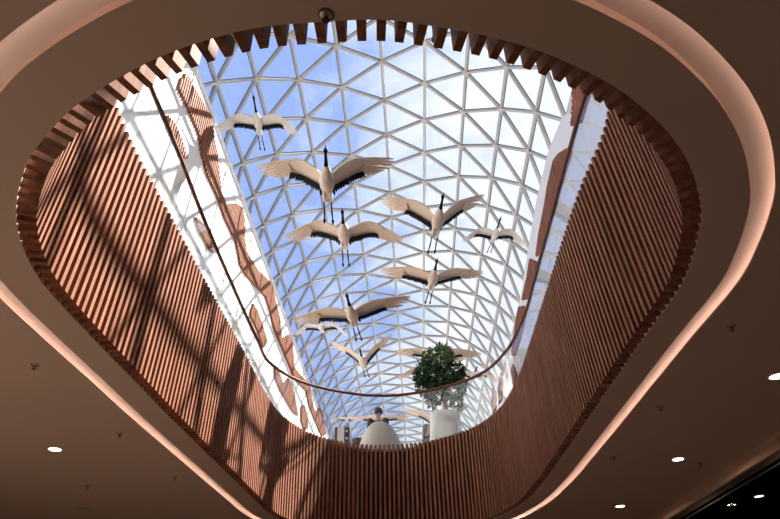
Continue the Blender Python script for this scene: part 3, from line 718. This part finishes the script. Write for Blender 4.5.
# ---------------------------------------------------------------- downlights and sprinklers in the lower ceiling
def make_downlight(loc, label, power=22):
    o = empty('downlight', loc, label, 'downlight', 'round downlights in the lower ceiling')
    mb = MB(); mb.lathe([(.085, 0), (.085, -.006), (.066, -.007), (.064, .0)], 28)
    mb.f = [f for f in mb.f if len(f) == 4]; mb.m = [0] * len(mb.f); auto(mb.build('trim_ring', M_whitetrim, o))
    mb = MB(); mb.lathe([(.064, -.005), (.064, -.001)], 28); mb.build('lens', M_lens, o)
    return o
def lamp(loc, power):
    l = bpy.data.lights.new('downlight_lamp', 'AREA'); l.shape = 'DISK'; l.size = .12; l.energy = power; l.color = (1.0, .66, .42); l.spread = math.radians(172)
    lo = bpy.data.objects.new('downlight_lamp', l); C.objects.link(lo); lo.location = Vector(loc) - Vector((0, 0, .012)); return lo
d0 = None
DL = [(55, 449, Z_CEIL, 'round downlight alone on the paler ceiling below the sunlit slats', 16), (777, 376, Z_CEIL, 'round downlight nearest the camera on the darker ceiling', 11),
      (678, 459, Z_CEIL, 'round downlight midway along the dark ceiling beside the shopfront bulkhead', 11), (620, 506, Z_CEIL, 'farthest round downlight on the dark ceiling beside the shopfront bulkhead', 11), (759, 496, ZS, 'round downlight in the black shop ceiling behind the bulkhead', 3)]
for u, v, z, lb, pw in DL:
    p = at_z(u, v, z - EYE); p.z = z
    if d0 is None: d0 = make_downlight(p, lb)
    else: copy_tree(d0, p, lb)
    lamp(p, pw)
s0 = None
SP = [(35, 365, 'sprinkler head on the paler ceiling close to the lit cove, nearest the camera'), (120, 433, 'sprinkler head between the lone downlight and the lit cove'), (88, 486, 'sprinkler head below the lone downlight on the paler ceiling'),
      (175, 477, 'sprinkler head farthest along the lit cove on the paler ceiling'), (731, 326, 'sprinkler head nearest the camera on the darker ceiling'), (660, 407, 'sprinkler head on the dark ceiling midway along the cove'),
      (613, 457, 'sprinkler head on the dark ceiling near the far bend of the cove'), (700, 463, 'sprinkler head just beyond the middle downlight beside the bulkhead'), (326, 15, 'dark sprinkler head on the ceiling ring at the near edge of the opening')]
for u, v, lb in SP:
    p = at_z(u, v, 2.4); p.z = Z_CEIL
    if s0 is None:
        s0 = empty('ceiling_sprinkler', p, lb, 'sprinkler', 'sprinkler heads in the lower ceiling')
        mb = MB(); mb.lathe([(.036, .004), (.036, -.003), (.026, -.010), (.012, -.012)], 18); mb.build('escutcheon', M_chrome, s0, True)
        mb = MB(); mb.tube([(0, 0, -.008), (0, 0, -.028)], .009, 8)
        mb.tube([(-.008, 0, -.026), (-.014, 0, -.038), (0, 0, -.052)], .0025, 6); mb.tube([(.008, 0, -.026), (.014, 0, -.038), (0, 0, -.052)], .0025, 6)
        mb.lathe([(.004, -.050), (.019, -.052), (.019, -.055), (.004, -.056)], 14); mb.v = [Vector((v.x * .85, v.y * .85, v.z * .72)) for v in mb.v]; mb.build('nozzle', M_black, s0, True)
    else: copy_tree(s0, p, lb)
p = at_z(85, 509, 2.4); o = empty('ceiling_speaker', (p.x, p.y, Z_CEIL), 'flush round speaker grille far down the paler ceiling', 'speaker')
mb = MB(); mb.lathe([(.11, 0), (.11, -.006), (.098, -.008), (.095, -.004)], 28); mb.build('rim', M_ceil, o, True)
mb = MB(); mb.lathe([(.095, -.002), (.095, -.0055), (.05, -.0075), (.01, -.008)], 28); mb.build('grille', M_chrome, o, True)

# ---------------------------------------------------------------- sun and sky
sun = bpy.data.lights.new('sun', 'SUN'); sun.energy = 24.5; sun.angle = math.radians(.55); sun.color = (1.0, .93, .84)
so = bpy.data.objects.new('sun', sun); C.objects.link(so)
sd = Vector((.47, .353, .81)).normalized(); so.rotation_euler = sd.to_track_quat('Z', 'Y').to_euler(); so.location = sd * 60
w = bpy.data.worlds.new('sky'); bpy.context.scene.world = w; w.use_nodes = True; nt = w.node_tree; L = nt.links.new
bg = nt.nodes['Background']; tc = nt.nodes.new('ShaderNodeTexCoord'); sx = nt.nodes.new('ShaderNodeSeparateXYZ'); L(tc.outputs['Generated'], sx.inputs[0])
def math_(op, a, b=None):
    n = nt.nodes.new('ShaderNodeMath'); n.operation = op
    for i, q in enumerate((a, b)):
        if q is None: continue
        if isinstance(q, (int, float)): n.inputs[i].default_value = q
        else: L(q, n.inputs[i])
    return n.outputs[0]
zc = math_('MAXIMUM', sx.outputs['Z'], .06); uu = math_('DIVIDE', sx.outputs['X'], zc); vv = math_('DIVIDE', sx.outputs['Y'], zc)
cx = nt.nodes.new('ShaderNodeCombineXYZ'); L(uu, cx.inputs[0]); L(vv, cx.inputs[1])
no = nt.nodes.new('ShaderNodeTexNoise'); no.inputs['Scale'].default_value = 3.2; no.inputs['Detail'].default_value = 9; no.inputs['Roughness'].default_value = .62; no.inputs['Distortion'].default_value = .5
L(cx.outputs[0], no.inputs['Vector'])
bias = math_('MINIMUM', math_('MAXIMUM', math_('MULTIPLY', math_('ADD', uu, .02), .9), -.30), .32)
bias = math_('ADD', bias, math_('MULTIPLY', math_('MINIMUM', math_('SUBTRACT', vv, 1.0), 1.2), .03))
fac = math_('ADD', no.outputs['Fac'], bias)
rp = nt.nodes.new('ShaderNodeValToRGB'); e = rp.color_ramp.elements
e[0].position = .34; e[0].color = (.36, .50, .92, 1); e[1].position = .68; e[1].color = (1.0, 1.02, 1.06, 1)
m_ = e.new(.49); m_.color = (.66, .77, .98, 1)
L(fac, rp.inputs['Fac']); L(rp.outputs['Color'], bg.inputs['Color']); bg.inputs['Strength'].default_value = 1.12

sc = bpy.context.scene
sc.view_settings.view_transform = 'Standard'; sc.view_settings.look = 'None'; sc.view_settings.gamma = 1; sc.view_settings.exposure = 0; sc.view_settings.use_curve_mapping = False
sc.cycles.max_bounces = 10; sc.cycles.diffuse_bounces = 6; sc.cycles.glossy_bounces = 5; sc.cycles.transparent_max_bounces = 24; sc.cycles.use_denoising = True
sc.cycles.caustics_reflective = False; sc.cycles.caustics_refractive = False
